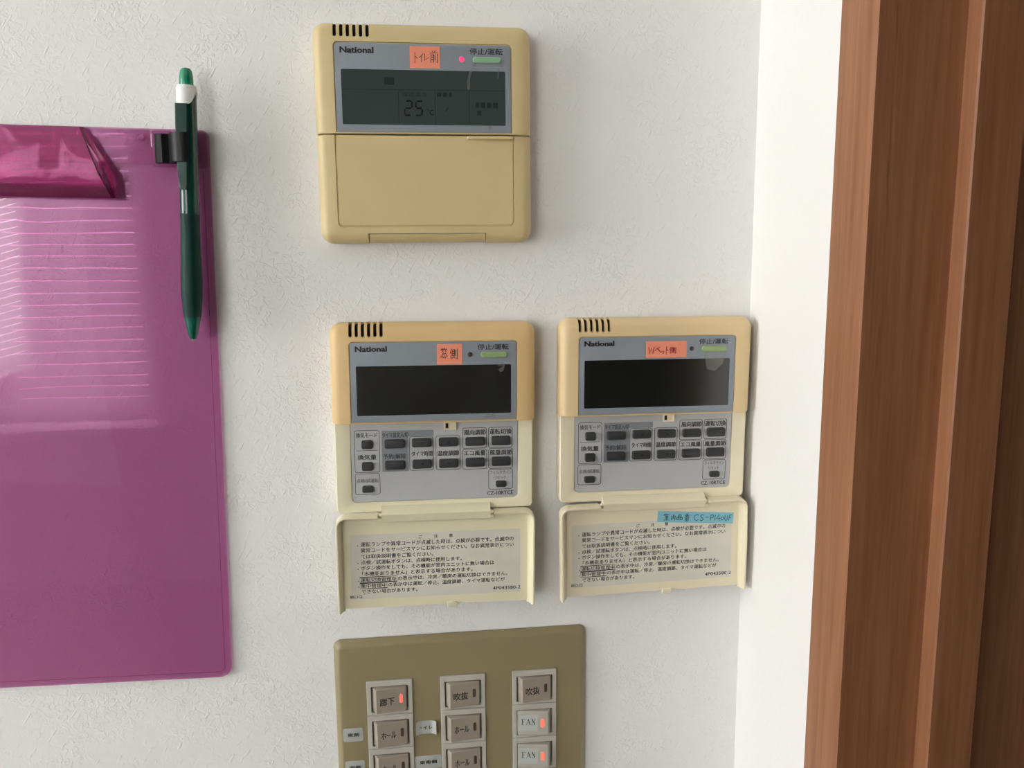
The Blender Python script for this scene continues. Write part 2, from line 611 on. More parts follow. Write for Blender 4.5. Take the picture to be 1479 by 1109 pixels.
XR = 0.20647         # plane of the right-hand wall
XL, YB, H = -2.30, -3.0, 2.40
room_box('wall_front', XL - 0.1, XR + 0.14, 0.0, 0.10, 0, H, 'wallpaper')
DO, DE, DH = -0.127, -0.93, 2.02          # door opening: far jamb, near jamb, head height
XJ = XR + 0.139                            # back of the door wall
room_box('wall_right', XR, XJ, DO + 0.025, 0.0, 0, H, 'paint')
room_box('wall_right_near', XR, XJ, YB, DE, 0, H, 'paint')
room_box('wall_right_head', XR, XJ, DE, DO + 0.025, DH + 0.03, H, 'paint')
room_box('floor', XL - 0.1, 1.4, YB - 0.1, 0.10, -0.05, 0, 'floor')
room_box('ceiling', XL - 0.1, 1.4, YB - 0.1, 0.10, H, H + 0.05, 'ceiling')
# left wall with a window opening
LW = (-1.22, -0.22, 0.95, 2.25)
room_box('wall_left', XL - 0.1, XL, YB, 0.0, 0, LW[2], 'paint')
room_box('wall_left_head', XL - 0.1, XL, YB, 0.0, LW[3], H, 'paint')
room_box('wall_left_far', XL - 0.1, XL, LW[1], 0.0, LW[2], LW[3], 'paint')
room_box('wall_left_near', XL - 0.1, XL, YB, LW[0], LW[2], LW[3], 'paint')
# back wall with a window opening
BW = (-2.25, -1.06, 0.70, 2.15)
room_box('wall_back', XL, XJ, YB - 0.1, YB, 0, BW[2], 'paint')
room_box('wall_back_head', XL, XJ, YB - 0.1, YB, BW[3], H, 'paint')
room_box('wall_back_side', BW[1], XJ, YB - 0.1, YB, BW[2], BW[3], 'paint')
room_box('wall_back_end', XL, BW[0], YB - 0.1, YB, BW[2], BW[3], 'paint')
# corridor beyond the doorway
room_box('wall_corridor_side', 1.30, 1.40, YB, 0.10, 0, H, 'corridor')
room_box('wall_corridor_front', XJ, 1.30, 0.0, 0.10, 0, H, 'corridor')
room_box('wall_corridor_back', XJ, 1.30, YB - 0.1, YB, 0, H, 'corridor')


def window_frame(name, along, a0, a1, z0, z1, pos, t=0.05):
    """rectangular frame with a middle mullion; along = 'x' or 'y'"""
    r = bpy.data.objects.new(name, None)
    COL.objects.link(r)
    struct(r)
    mid = (a0 + a1) / 2
    for nm, p0, p1, q0, q1 in (('frame_rail', a0, a1, z0, z0 + t), ('frame_rail', a0, a1, z1 - t, z1),
                               ('frame_stile', a0, a0 + t, z0 + t, z1 - t), ('frame_stile', a1 - t, a1, z0 + t, z1 - t),
                               ('mullion', mid - t / 2, mid + t / 2, z0 + t, z1 - t)):
        mb = MB()
        if along == 'x':
            mb.box(p0 * 1000, p1 * 1000, q0 * 1000, q1 * 1000, -(pos + 0.02) * 1000, -(pos - 0.02) * 1000)
        else:
            mb.box((pos - 0.02) * 1000, (pos + 0.02) * 1000, q0 * 1000, q1 * 1000, -p1 * 1000, -p0 * 1000)
        mb.build(nm, 'frame', r)


window_frame('window_1', 'y', LW[0], LW[1], LW[2], LW[3], XL - 0.03)
window_frame('window_2', 'x', BW[0], BW[1], BW[2], BW[3], YB - 0.06)
sill = MB().box((BW[0] - .03) * 1000, (BW[1] + .05) * 1000, BW[2] * 1000 - 35, BW[2] * 1000 - 1, -(YB + .14) * 1000, -(YB + .001) * 1000)
sill.build('window_sill', 'paint', bpy.data.objects['window_2'])

# white blind hanging in the back window
blind = bpy.data.objects.new('venetian_blind', None)
COL.objects.link(blind)
blind.location = ((BW[0] + BW[1]) / 2, YB + 0.03, BW[2])
tag(blind, 'white slatted blind hanging in the window opposite the controllers', 'blind')
bw = (BW[1] - BW[0]) / 2 * 1000 - 5
mb = MB().box(-bw, bw, 0, 48, -12, 12)
sl = MB()
sl.loft([[(x, -d, z) for d, z in ((-4, -22.0), (-5, -21.4), (-.5, 1.0), (4, 22.0), (5, 21.4), (.5, 0.0))] for x in (-bw, bw)])
slat_me = sl.mesh('slat')
nsl = 29
for i in range(nsl):
    o = place('slat', slat_me, 'slat', blind)
    o.location = (0, 0, 0.084 + i * (BW[3] - BW[2] - 0.124) / (nsl - 1))
MB().box(-bw, bw, (BW[3] - BW[2]) * 1000 - 22, (BW[3] - BW[2]) * 1000 + 20, -16, 16).build('head_rail', 'slat', blind)
MB().box(-bw, bw, 42, 56, -10, 10).build('bottom_rail', 'slat', blind)

# unseen dark cabinet, added to block light from the jamb and darken reflections
blocker = bpy.data.objects.new('light_blocker', None)
COL.objects.link(blocker)
blocker.location = (-0.085, -1.06, 0)
tag(blocker, 'added tall dark brown two-door cabinet that blocks light opposite the controllers', 'light_blocker')


def blocker_box(name, x0, x1, y0, y1, z0, z1, parent):
    return MB().box(x0, x1, z0, z1, -y1, -y0).build(name, 'light_blocker', parent)


blocker_box('carcass', -285, 285, -560, -22, 60, 2000, blocker)
blocker_box('plinth', -275, 275, -540, -50, 0, 60, blocker)
for x0, x1, kx in ((-283, -2, -22), (2, 283, 22)):
    dd = blocker_box('door', x0, x1, -21, 0, 66, 1994, blocker)
    MB().slab(kx - 6, kx + 6, 950, 1090, 4, 0, 18, 3, n=3).build('handle', 'steel', dd)

# ------------------------------------------------------------------ door frame (timber)


def extrude_z(name, prof, z0, z1, mat='wood'):
    """prof: closed polygon of (x, y) in mm, extruded upward (z in metres)"""
    mb = MB()
    mb.loft([[(x, y, z * 1000) for x, y in prof] for z in (z0, z1)])
    return struct(mb.build(name, mat))


X = XR * 1000
# architrave on the room side with a rounded inner edge, then the jamb lining and its stop bead
arch = [(X - 1.2, -98.2), (X + 10, -98.2), (X + 10, -127.0), (X + 1.6, -127.0), (X - 1.2, -118.8)]
extrude_z('trim_1', arch, 0, DH)
extrude_z('trim_2', [(X + 5.0, -126.8), (X + 5.0, -100), (XJ * 1000 + 8, -100), (XJ * 1000 + 8, -126.8)], 0, DH)
extrude_z('trim_3', [(251.6, -126.7), (251.6, -136.2), (252.4, -137.0), (276.2, -137.0), (277.0, -136.2), (277.0, -126.7)], 0, DH)
# near jamb and head, behind the camera
extrude_z('trim_4', [(X - 1.2, -930), (X - 1.2, -961), (XJ * 1000 + 8, -961), (XJ * 1000 + 8, -930)], 0, DH)
room_box('trim_5', XR - 0.0012, XJ + 0.008, -0.961, -0.098, DH, DH + 0.03, 'wood')
room_box('baseboard_front', XL, XR, -0.012, 0.0, 0, 0.06, 'wood')

# ------------------------------------------------------------------ air-conditioner wall controllers
GROUP_C = 'wall controllers for the air conditioning'
TOP, BOT, SPLIT = 37.7, -82.0, -21.9


def cover_mesh(name, z_bottom):
    """front cover with a recess for the face panel and six vent slots through its top edge"""
    mb = MB()
    specs = []
    R_ = (7, 7, 1.2, 1.2)
    specs.append((-60.0, 60.0, z_bottom, TOP - .4, R_, 3.5))
    specs.append((-60.5, 60.5, z_bottom, TOP, R_, 5.0))
    specs.append((-60.5, 60.5, z_bottom, TOP, R_, 9.5))
    f = 6.0
    for i in range(1, 7):
        a = math.pi / 2 * i / 6
        ins = f * (1 - math.cos(a))
        specs.append((-60.5 + ins * .9, 60.5 - ins * .9, z_bottom + .15 * min(1, i / 2), TOP - ins,
                      (max(.6, 7 - ins), max(.6, 7 - ins), .8, .8), 9.5 + 6.6 * math.sin(a)))
    specs.append((-50.2, 50.2, -21.55, 28.0, (3.2, 3.2, .5, .5), 16.5))      # raised rim round the panel
    specs.append((-49.3, 49.3, -21.1, 27.1, (2.6, 2.6, .4, .4), 16.5))
    specs.append((-49.1, 49.1, -20.95, 26.9, (2.4, 2.4, .4, .4), 15.6))
    mb.rects(specs)
    cutters = [MB().slab(-48.3 + i * 3.55 - .95, -48.3 + i * 3.55 + .95, 29.6, 41, .9, 5.5, 20, n=4) for i in range(6)]
    return cut(mb, cutters, name)


COVER = cover_mesh('cover', SPLIT)


def outline(mb, x0, x1, z0, z1, r, w, d):
    mb.ribbon(rr(x0, x1, z0, z1, r, 3), w, d, closed=True)


def face_panel(r, lcd_mat, lamp_mat, green, lit):
    """grey face: panel, display window, name, lamp, start/stop key and its caption"""
    p = MB().slab(-48.75, 48.75, -20.7, 26.5, (2.2, 2.2, .4, .4), 15.3, 16.3, .15).build('face_panel', 'panel', r)
    MB().slab(-45.5, 45.5, -16.75, 12.6, .6, 16.2, 16.36, 0).build('display_window', lcd_mat, p)
    mb = MB()
    for k, dx in enumerate((-.1, 0, .1)):
        text_into(mb, 'National', -45.7 + dx, -27.4 + dx, 21.05, 24.35, 16.36 + k * .005, 0.026)
    mb.build('lettering', 'ink', p, flat=True)
    print_text(p, '停止/運転', 25.6, 44.1, 21.4, 24.9, 16.36, 'ink', .06)
    mb = MB().lathe([(1.45, -0.2, 0), (1.45, .15, 0), (1.15, .28, 0)], 20)
    mb.v = [(x + 21.1, -16.2 - z, y + 18.8) for x, y, z in mb.v]
    mb.build('lamp', lamp_mat, p)
    k = MB().slab(27.4, 43.0, 16.9, 20.2, 1.4, 16.2, 17.4, .5).build('start_button', green, p)
    MB().slab(34.8, 35.6, 18.2, 19.0, .35, 17.3, 17.6, .1, n=3).build('touch_dot', green, k)
    return p


def vents(r):
    for i in range(6):
        x = -48.3 + i * 3.55
        MB().rects([(x - .9, x + .9, 29.8, 36.8, .8, 7), (x - .9, x + .9, 29.8, 36.8, .8, 12.6)], n=3).build('vent_slot', 'slot', r)


def body_parts(r, mat, full):
    """wall-side body"""
    if full:
        MB().slab(-59.3, 59.3, -81, 36.5, 5, 0, 10).build('back_body', mat, r)
        return None
    mb = MB()
    rs = (5, 5, 2.5, 2.5)
    specs = [(-59.0, 59.0, -76.5, 36.4, rs, 0), (-59.4, 59.4, -76.9, 36.4, rs, .6), (-59.4, 59.4, -76.9, 36.4, rs, 11.6),
             (-58.8, 58.8, -76.3, 36.0, rs, 12.5),
             (-50.9, 50.9, -71.2, 10, (1, 1, 3.4, 3.4), 12.6), (-50.3, 50.3, -70.6, 9, (1, 1, 3, 3), 12.3),
             (-50.1, 50.1, -70.4, 9, (1, 1, 3, 3), 11.4)]
    # the part under the cover stays below the cover's back
    mb.rects(specs)
    mb.v = [(x, max(y, -11.0) if z > SPLIT + 3 else y, z) for x, y, z in mb.v]
    return mb.build('back_body', mat, r)


# --- closed controller at the top
T = root('wall_controller', 4.796, 109.385, -0.001715,
         'closed beige wall controller showing 25 degrees on its grey display, red lamp lit', 'controller', GROUP_C)
body_parts(T, 'beige', True)
place('cover', COVER.copy(), 'beige', T)
vents(T)
face_panel(T, 'lcd_on', 'lamp_on', 'green_key', True)
# lcd content
seg = MB()
W_ = .28
for x in (-14.5, 5.8, 24.9):
    seg.ribbon([(x, 1.6), (x, -16.5)], W_, 16.40)
seg.ribbon([(-45.2, 1.9), (45.2, 2.2)], W_, 16.41)
seg.build('grid_line', 'lcd_faint', T, flat=True)
SEG7 = {'2': 'abged', '5': 'afgcd'}
dg_ = MB()
for ch, x0 in (('2', -11.3), ('5', -5.4)):
    w, h, zb, sh = 3.6, 7.6, -11.6, .10
    P = lambda a, b: (x0 + a * w + sh * b * h, zb + b * h)
    segs = {'a': (P(.1, 1), P(.9, 1)), 'b': (P(1, .95), P(1, .55)), 'c': (P(1, .45), P(1, .05)), 'd': (P(.1, 0), P(.9, 0)),
            'e': (P(0, .45), P(0, .05)), 'f': (P(0, .95), P(0, .55)), 'g': (P(.1, .5), P(.9, .5))}
    for s in SEG7[ch]:
        dg_.ribbon(list(segs[s]), .85, 16.41)
dg_.build('temperature_digits', 'lcd_seg', T, flat=True)
print_text(T, '°C', 1.2, 4.9, -11.4, -8.3, 16.41, 'lcd_seg')
print_text(T, '設定温度', -12.5, 1.6, -1.5, .9, 16.41, 'lcd_faint')
for x0, x1, z0, z1 in ((-22, -16.5, 4.6, 8.6), (7.0, 9.4, -1.4, .9), (10.2, 12.4, -1.4, .9), (13.6, 15.2, -1.4, .9),
                       (28.4, 30.5, -7.2, -4.2), (31.5, 34, -7.2, -4.2), (35, 37.4, -7.2, -4.2), (38.4, 41.2, -7.2, -4.2), (29.4, 31.8, -11.2, -8.6)):
    MB().slab(x0, x1, z0, z1, .4, 16.37, 16.39, n=2).build('faint_segment', 'lcd_faint', T)
MB().ribbon([(11.6, -9.2), (13.2, -7.2)], .5, 16.41).build('faint_segment', 'lcd_faint', T, flat=True)
# closed flap with an outlined inner panel, a notch for the hinge at its lower edge
fl = MB()
ZT = SPLIT - .45
rs = (1.0, 1.0, 7, 7)
specs = [(-60.0, 60.0, BOT + .3, ZT, rs, 3.5), (-60.5, 60.5, BOT, ZT, rs, 5), (-60.5, 60.5, BOT, ZT, rs, 9.5)]
for i in range(1, 7):
    a = math.pi / 2 * i / 6
    ins = 6 * (1 - math.cos(a))
    specs.append((-60.5 + ins * .9, 60.5 - ins * .9, BOT + ins, ZT - .15 * min(1, i / 2), (.8, .8, max(.6, 7 - ins), max(.6, 7 - ins)),
                  9.5 + 6.6 * math.sin(a)))
specs += [(-50.4, 50.4, -72.9, ZT - .2, (.3, .3, 3, 3), 16.3), (-50.1, 50.1, -72.6, ZT - .25, (.3, .3, 2.8, 2.8), 15.5),
          (-49.75, 49.75, -72.2, ZT - .25, (.3, .3, 2.4, 2.4), 15.5), (-49.45, 49.45, -71.9, ZT - .25, (.3, .3, 2.2, 2.2), 16.2)]
fl.rects(specs)
me = cut(fl, [MB().box(-33.6, 33.6, -90, -76.6, -2, 30)], 'flap')
flap_t = place('flap', me, 'beige', T)
MB().slab(23.3, 50.0, -24.6, -22.6, .9, 15.8, 18.2, .8).build('finger_ridge', 'beige', flap_t)
MB().prism_x([(-76.95, 2), (-76.95, 15.7), (-77.6, 15.75), (-79.4, 14.6), (-80.9, 12.6), (-81.6, 9.8), (-81.6, 2)], -33.2, 33.2).build(
    'hinge_bar', 'beige', T)


def residue(r, polys, d=16.42):
    mb = MB()
    for p in polys:
        mb.poly(p, d)
    mb.build('tape_residue', 'film', r, flat=True)


residue(T, [[(27.8, 17.0), (29.6, 17.2), (27.0, 12.5), (25.4, 8.0), (25.8, 3.6), (24.6, 2.2), (23.8, 3.6), (23.8, 7.6), (25.4, 12.8)],
            [(41.6, 14.0), (42.2, 14.2), (41.9, 9.8), (41.0, 8.2), (40.8, 9.2)],
            [(35.2, -16.4), (36.0, -17.0), (36.6, -20.0), (37.2, -17.4), (38.6, -15.2), (37.0, -16.6), (36.2, -19.8)]])

# --- the two open controllers
KEYS = [(-43.75, -37.4, -37.5, -32.25, 'square'), (-43.85, -37.4, -50.85, -45.6, 'square'), (-44.0, -37.4, -64.3, -60.2, 'small'),
        (-30.15, -18.35, -37.45, -32.2, 'wide'), (-30.15, -18.4, -50.6, -45.2, 'wide'),
        (-13.9, -2.3, -37.2, -31.8, 'up'), (-13.9, -2.3, -50.4, -45.0, 'down'),
        (2.1, 13.6, -37.2, -31.8, 'up'), (2.1, 13.6, -50.45, -45.0, 'down'),
        (18.15, 29.8, -37.2, -31.95, 'wide'), (18.15, 29.8, -50.3, -44.8, 'wide'),
        (34.0, 45.55, -37.3, -31.7, 'wide'), (34.0, 45.6, -50.2, -44.6, 'wide'), (36.6, 43.0, -63.5, -59.7, 'small')]
BOXES = [(-47.9, -33.2, -52.1, -26.4), (-48.0, -33.4, -65.7, -52.9), (-15.4, -1.2, -51.7, -30.9), (.45, 14.95, -51.8, -30.9),
         (16.4, 31.0, -39.0, -26.4), (16.5, 31.1, -52.0, -39.7), (32.2, 46.8, -38.9, -26.4), (32.3, 47.0, -52.0, -39.5), (32.3, 47.0, -65.1, -52.6)]
CAPTIONS = [('換気モード', -46.95, -34.3, -30.95, -27.75, 'ink_grey', .07), ('換気量', -46.2, -35.1, -44.4, -41.1, 'ink', .09),
            ('点検/試運転', -47.3, -34.2, -58.5, -55.9, 'ink_faint', .04), ('タイマ設定入/切', -31.45, -16.0, -31.2, -27.85, 'ink_grey', .07),
            ('予約/解除', -31.2, -17.4, -44.35, -40.95, 'ink_grey', .07), ('タイマ時間', -14.3, -1.7, -43.2, -39.8, 'ink', .09),
            ('温度調節', 1.1, 14.4, -43.3, -39.9, 'ink', .09), ('風向調節', 17.3, 30.7, -30.9, -27.4, 'ink', .09),
            ('エコ風量', 17.2, 30.4, -43.7, -40.4, 'ink', .09), ('運転切換', 32.8, 46.5, -30.85, -27.2, 'ink', .09),
            ('風量調節', 32.9, 46.75, -43.75, -40.3, 'ink', .09), ('フィルタサイン', 33.2, 46.3, -55.8, -53.3, 'ink_faint', .04),
            ('リセット', 36.1, 43.0, -59.0, -56.7, 'ink_faint', .04), ('CZ-10RTCE', 31.3, 47.3, -68.7, -66.2, 'ink_grey', .07)]
CAUTION = [('ご', -10.9, -8.6, -93.9, -91.8), ('注', -1.6, .8, -93.9, -91.7), ('意', 7.6, 9.9, -93.9, -91.7),
           ('運転ランプや異常コードが点滅した時は、点検が必要です。点滅中の', -45.8, 47.5, -97.9, -94.9),
           ('異常コードをサービスマンにお知らせください。なお異常表示につい', -45.9, 47.5, -101.6, -98.7),
           ('ては取扱説明書をご覧ください。', -45.8, -2.1, -105.5, -102.6),
           ('点検／試運転ボタンは、点検時に使用します。', -45.9, 15.3, -109.2, -106.3),
           ('ボタン操作をしても、その機能が室内ユニットに無い場合は', -46.0, 35.3, -112.8, -109.9),
           ('「本機能ありません」と表示する場合があります。', -45.4, 21.9, -116.5, -113.6),
           ('運転切換管理中', -46.4, -25.0, -120.3, -117.6), ('の表示中は、冷房／暖房の運転切換はできません。', -23.9, 43.5, -120.2, -117.4),
           ('集中管理中', -46.4, -30.9, -124.1, -121.4), ('の表示中は運転／停止、温度調節、タイマ運転などが', -29.9, 42.0, -124.0, -121.2),
           ('できない場合があります。', -45.9, -12.1, -127.8, -125.0),
           ('BRC1C2', -53.0, -45.6, -130.5, -128.7), ('4P043580-2', 34.4, 51.8, -129.3, -127.1)]


def lip_path(side):
    """outline of the flap's rim: from the free end up the side and round to the hinge"""
    pts = [(side * 60.4, -138.4), (side * 60.4, -110), (side * 60.4, -83.4)]
    for i in range(7):
        a = math.radians(90 * i / 6)
        pts.append((side * (53.9 + 6.5 * math.cos(a)), -83.4 + 6.5 * math.sin(a)))
    pts.append((side * 35.0, -76.9))
    return pts


def open_controller(x, z, ro, label, cover_mat, body_mat, flap_rot, green):
    r = root('wall_controller', x, z, ro, label, 'controller', GROUP_C)
    body_parts(r, body_mat, False)
    place('cover', COVER.copy(), cover_mat, r)
    vents(r)
    face_panel(r, 'lcd_off', 'lamp_off', green, False)
    p = MB().slab(-49.9, 49.9, -70.2, -22.5, (.5, .5, 2.8, 2.8), 11.2, 12.0, 0).build('key_panel', 'panel_low', r)
    MB().poly([(-31.8, -52), (-16.0, -52), (-16.0, -30.6), (-.9, -30.6), (-.9, -26.9), (-31.8, -26.9)], 12.03).build(
        'timer_field', 'panel_dark', p, flat=True)
    mb = MB()
    for b in BOXES:
        outline(mb, b[0], b[1], b[2], b[3], 1.2, .32, 12.06)
    mb.ribbon([(-46.9, -38.7), (-34.3, -38.6)], .3, 12.06)
    mb.build('key_outlines', 'ink_grey', p, flat=True)
    for s, x0, x1, z0, z1, mt, bo in CAPTIONS:
        print_text(p, s, x0, x1, z0, z1, 12.07, mt, bo, 'caption')
    for x0, x1, z0, z1, kind in KEYS:
        k = MB().slab(x0, x1, z0, z1, 1.1, 11.9, 13.9, .5, n=4).build('key', 'key', r)
        cx, cz = (x0 + x1) / 2 + .3, (z0 + z1) / 2
        if kind in ('up', 'down'):
            s = 1 if kind == 'up' else -1
            MB().poly([(cx - 1, cz - s * .8), (cx + 1, cz - s * .8), (cx, cz + s * .9)][::s], 13.93).build('arrow', 'ink', k, flat=True)
    # latch slot under the cover edge
    mb = MB()
    mb.rects([(5.3, 12.6, -27.0, -22.2, .3, 11.9), (5.3, 12.6, -27.0, -22.2, .3, 13.0), (6.2, 11.7, -26.3, -23.0, .2, 13.0),
              (6.2, 11.7, -26.3, -23.0, .2, 12.05)], cap0=True, cap1=True, n=2)
    ls = mb.build('latch_slot', body_mat, r)
    MB().box(6.4, 8.0, -26.1, -23.2, 12.06, 12.12).build('slot_hole', 'slot', ls)
    # hinge bar with its pins
    hb = MB().prism_x([(-72.9, 12.4), (-73.1, 13.6), (-76.3, 18.0), (-77.0, 18.4), (-81.6, 16.9), (-82.2, 16.0), (-82.0, 14.9), (-77.9, 11.5)], -32.8, 32.8).build(
        'hinge_bar', body_mat, r)
    for sx in (-1, 1):
        for zz, dd in ((-77.6, 16.6), (-80.6, 16.2)):
            mb = MB()
            mb.loft([[(sx * (32.7 + a * 1.9), -dd + q * math.cos(t * math.pi / 5), zz + q * math.sin(t * math.pi / 5)) for t in range(10)]
                     for a, q in ((0, 1.0), (.8, 1.0), (1, .6))])
            mb.build('hinge_pin', body_mat, hb)
    # open flap: floor plate, turned-up rim on both sides and along the hinge, centre catch
    mb = MB()
    mb.slab(-60.3, 60.3, -136.9, -77.6, (6.5, 6.5, .6, .6), 12.6, 14.0, 0)
    for side in (-1, 1):
        pts = lip_path(side)
        n = len(pts)
        rings = []
        for i, (px, pz) in enumerate(pts):
            a, b = pts[max(0, i - 1)], pts[min(n - 1, i + 1)]
            tx, tz = b[0] - a[0], b[1] - a[1]
            l = math.hypot(tx, tz)
            nx, nz = tz / l * side * -1, -tx / l * side * -1
            if i == 0:
                nx, nz = -side, 0
            h = 20.2 if i > 0 else 19.0
            prof = [(0.2, 12.0), (0.4, h - .8), (.75, h), (1.5, h), (2.1, h - 1.2), (3.2, 14.6), (4.4, 13.9), (4.4, 12.8)]
            rings.append([(px + nx * q, -d, pz + nz * q) for q, d in prof])
        mb.loft(rings)
    fo = bpy.data.objects.new('flap', mb.mesh('flap'))
    fo.data.materials.append(MAT[body_mat])
    COL.objects.link(fo)
    fo.parent = r
    # swing in the wall plane about the hinge middle
    th = flap_rot
    c, s = math.cos(th), math.sin(th)
    px, pz = 0.0, -79.0
    fo.rotation_euler = (0, -th, 0)
    fo.location = ((px - (c * px - s * pz)) * MM, 0, (pz - (s * px + c * pz)) * MM)
    MB().slab(6.0, 11.9, -138.9, -135.4, .3, 12.8, 15.4, .3, n=2).build('catch', body_mat, fo)
    MB().slab(-52.2, 51.6, -131.2, -90.2, .4, 14.0, 14.06, 0, n=2).build('caution_label', 'caution', fo)
    mb = MB()
    for s_, x0, x1, z0, z1 in CAUTION:
        text_into(mb, s_, x0, x1, z0, z1, 14.10, fat=.055)
    for zz in (-97.0, -108.2, -111.8, -119.6, -123.4):
        mb.slab(-48.0, -47.4, zz - .3, zz + .3, .2, 14.09, 14.10, n=2)
    for x0, x1, z0, z1 in ((-46.9, -24.4, -120.6, -117.2), (-46.9, -30.4, -124.5, -121.1)):
        mb.ribbon([(x0, z1), (x1, z1), (x1, z0), (x0, z0)], .3, 14.10, closed=True)
    mb.build('caution_text', 'ink', fo, flat=True)
    return r, fo


L_ROOT, L_FLAP = open_controller(6.252, -56.207, -0.01122,
                                 'open wall controller with orange-tan cover, its flap without any blue tape', 'tan', 'cream', 0.0, 'green_key2')
R_ROOT, R_FLAP = open_controller(141.856, -56.155, -0.007795,
                                 'open wall controller with pale tan cover beside the room corner, blue tape on its flap', 'tan2', 'cream2',
                                 0.020, 'green_key2')
residue(L_ROOT, [[(37.6, 11.8), (40.8, 14.6), (42.0, 12.6), (41.0, 8.6), (39.0, 8.0), (37.6, 9.6), (40.2, 11.2)],
                 [(29.4, -18.6), (31.8, -16.0), (33.0, -18.2), (35.8, -15.6), (36.0, -20.0), (33.4, -19.0), (31.0, -20.2)]])
residue(R_ROOT, [[(29.0, 16.8), (43.0, 16.6), (41.0, 9.0), (36.0, 4.6), (31.0, 6.0)]])


# ------------------------------------------------------------------ paper labels stuck on the controllers
def note(name, ctrl, pts_box, label, mat, thick=.12, d=16.38, comb=False, tilt=0.0, bulge=0.0):
    """thin paper label; comb gives the torn perforated upper edge"""
    x, z, ro = ctrl
    x0, x1, z0, z1 = pts_box
    c, s = math.cos(ro), math.sin(ro)
    mx, mz = (x0 + x1) / 2, (z0 + z1) / 2
    r = root(name, x + c * mx - s * mz, z + s * mx + c * mz, ro + tilt, label, 'label', 'paper labels stuck on the controllers', d=d)
    w, h = (x1 - x0) / 2, (z1 - z0) / 2
    n = 24
    top = []
    for i in range(n + 1):
        xx = -w + 2 * w * i / n
        top.append((xx, h + (0.25 if (comb and i % 2) else 0)))
    rings = []
    for xx, zt in top:
        k = bulge * (1 - (xx / w) ** 2)
        rings.append([(xx, -(k + .01), -h), (xx, -(k + .01), zt), (xx, -(k + .01 + thick), zt), (xx, -(k + .01 + thick), -h)])
    mb = MB().loft(rings)
    mb.build('paper', mat, r)
    return r


TC = (4.796, 109.385, -0.001715)
LC = (6.252, -56.207, -0.01122)
RC = (141.856, -56.155, -0.007795)
n1 = note('sticky_label', TC, (-7.6, 9.0, 13.7, 25.1), 'nearly square orange paper label handwritten on the closed controller, above the digits 25', 'note', comb=True)
handwrite(n1, [('ト', -6.6, -3.4, -3.2, 2.6), ('イ', -3.8, -.4, -2.6, 2.0), ('レ', -.8, 2.2, -2.0, 2.0), ('前', 2.7, 7.2, -2.8, 3.6)], .15, .38, 'pen_brown')
n2 = note('sticky_label', LC, (1.6, 16.4, 13.1, 25.1), 'square orange paper label with two handwritten characters, on the tan controller over its black display', 'note', comb=True)
handwrite(n2, [('窓', -5.3, -1.0, -2.4, 3.6), ('側', .2, 4.8, -3.0, 3.2)], .15, .46, 'pen_brown')
n3 = note('sticky_label', RC, (-7.8, 17.8, 13.6, 23.7), 'wide orange paper label with red handwriting on the controller beside the room corner', 'note', bulge=.35)
handwrite(n3, [('W', -11.2, -7.6, -2.4, 1.6), ('ベ', -7.2, -3.4, -2.2, 1.6), ('ッ', -3.4, -1.2, -2.6, .6), ('ト', -1.2, 1.8, -3.0, 1.8),
               ('側', 1.8, 6.0, -2.6, 1.4)], .55, .46, 'pen_red')
n4 = note('tape_label', RC, (2.9, 52.9, -92.8, -85.6), 'light blue strip of tape with dark handwriting stuck inside an open flap', 'note_blue', d=14.11, tilt=-.062)
handwrite(n4, [('室', -21.3, -16.8, -2.2, 1.9), ('内', -16.2, -13.2, -2.3, 1.6), ('品', -12.6, -8.6, -1.6, 1.4), ('番', -7.6, -4.0, -2.4, 2.2),
               ('C', -1.2, 2.0, -2.0, 2.0), ('S', 2.8, 5.4, -2.0, 1.9), ('-', 6.2, 8.6, -.8, 1.2), ('P', 9.6, 12.0, -1.9, 2.0),
               ('1', 12.2, 13.4, -1.9, 2.0), ('4', 13.8, 16.6, -1.9, 2.2), ('0', 16.8, 18.6, -1.5, 1.0), ('U', 19.2, 21.2, -1.8, 2.0),
               ('F', 21.9, 24.2, -1.8, 2.2)], .15, .42, 'pen_navy')

# ------------------------------------------------------------------ light switch plate
SP = root('switch_plate', 19.814, -278.956, -0.002513, 'wide khaki light switch plate with three columns of rocker switches', 'switch')
mb = MB()
specs = [(-80.4, 80.4, -59.6, 59.6, 4.2, 0), (-81.0, 81.0, -60.2, 60.2, 4.6, .5), (-81.0, 81.0, -60.2, 60.2, 4.6, 1.5)]
for ins, dd in ((.35, 2.2), (2.7, 4.75), (3.1, 5.05), (3.8, 5.3), (4.6, 5.4)):
    specs.append((-81 + ins, 81 - ins, -60.2 + ins, 60.2 - ins, max(1.6, 4.6 - ins * .6), dd))
mb.rects(specs)
COLX = (-46.8, -.2, 46.3)
me = cut(mb, [MB().box(cx - 14.75, cx + 14.75, -37.3, 33.5, 3.2, 9) for cx in COLX], 'plate')
place('plate', me, 'plate', SP)


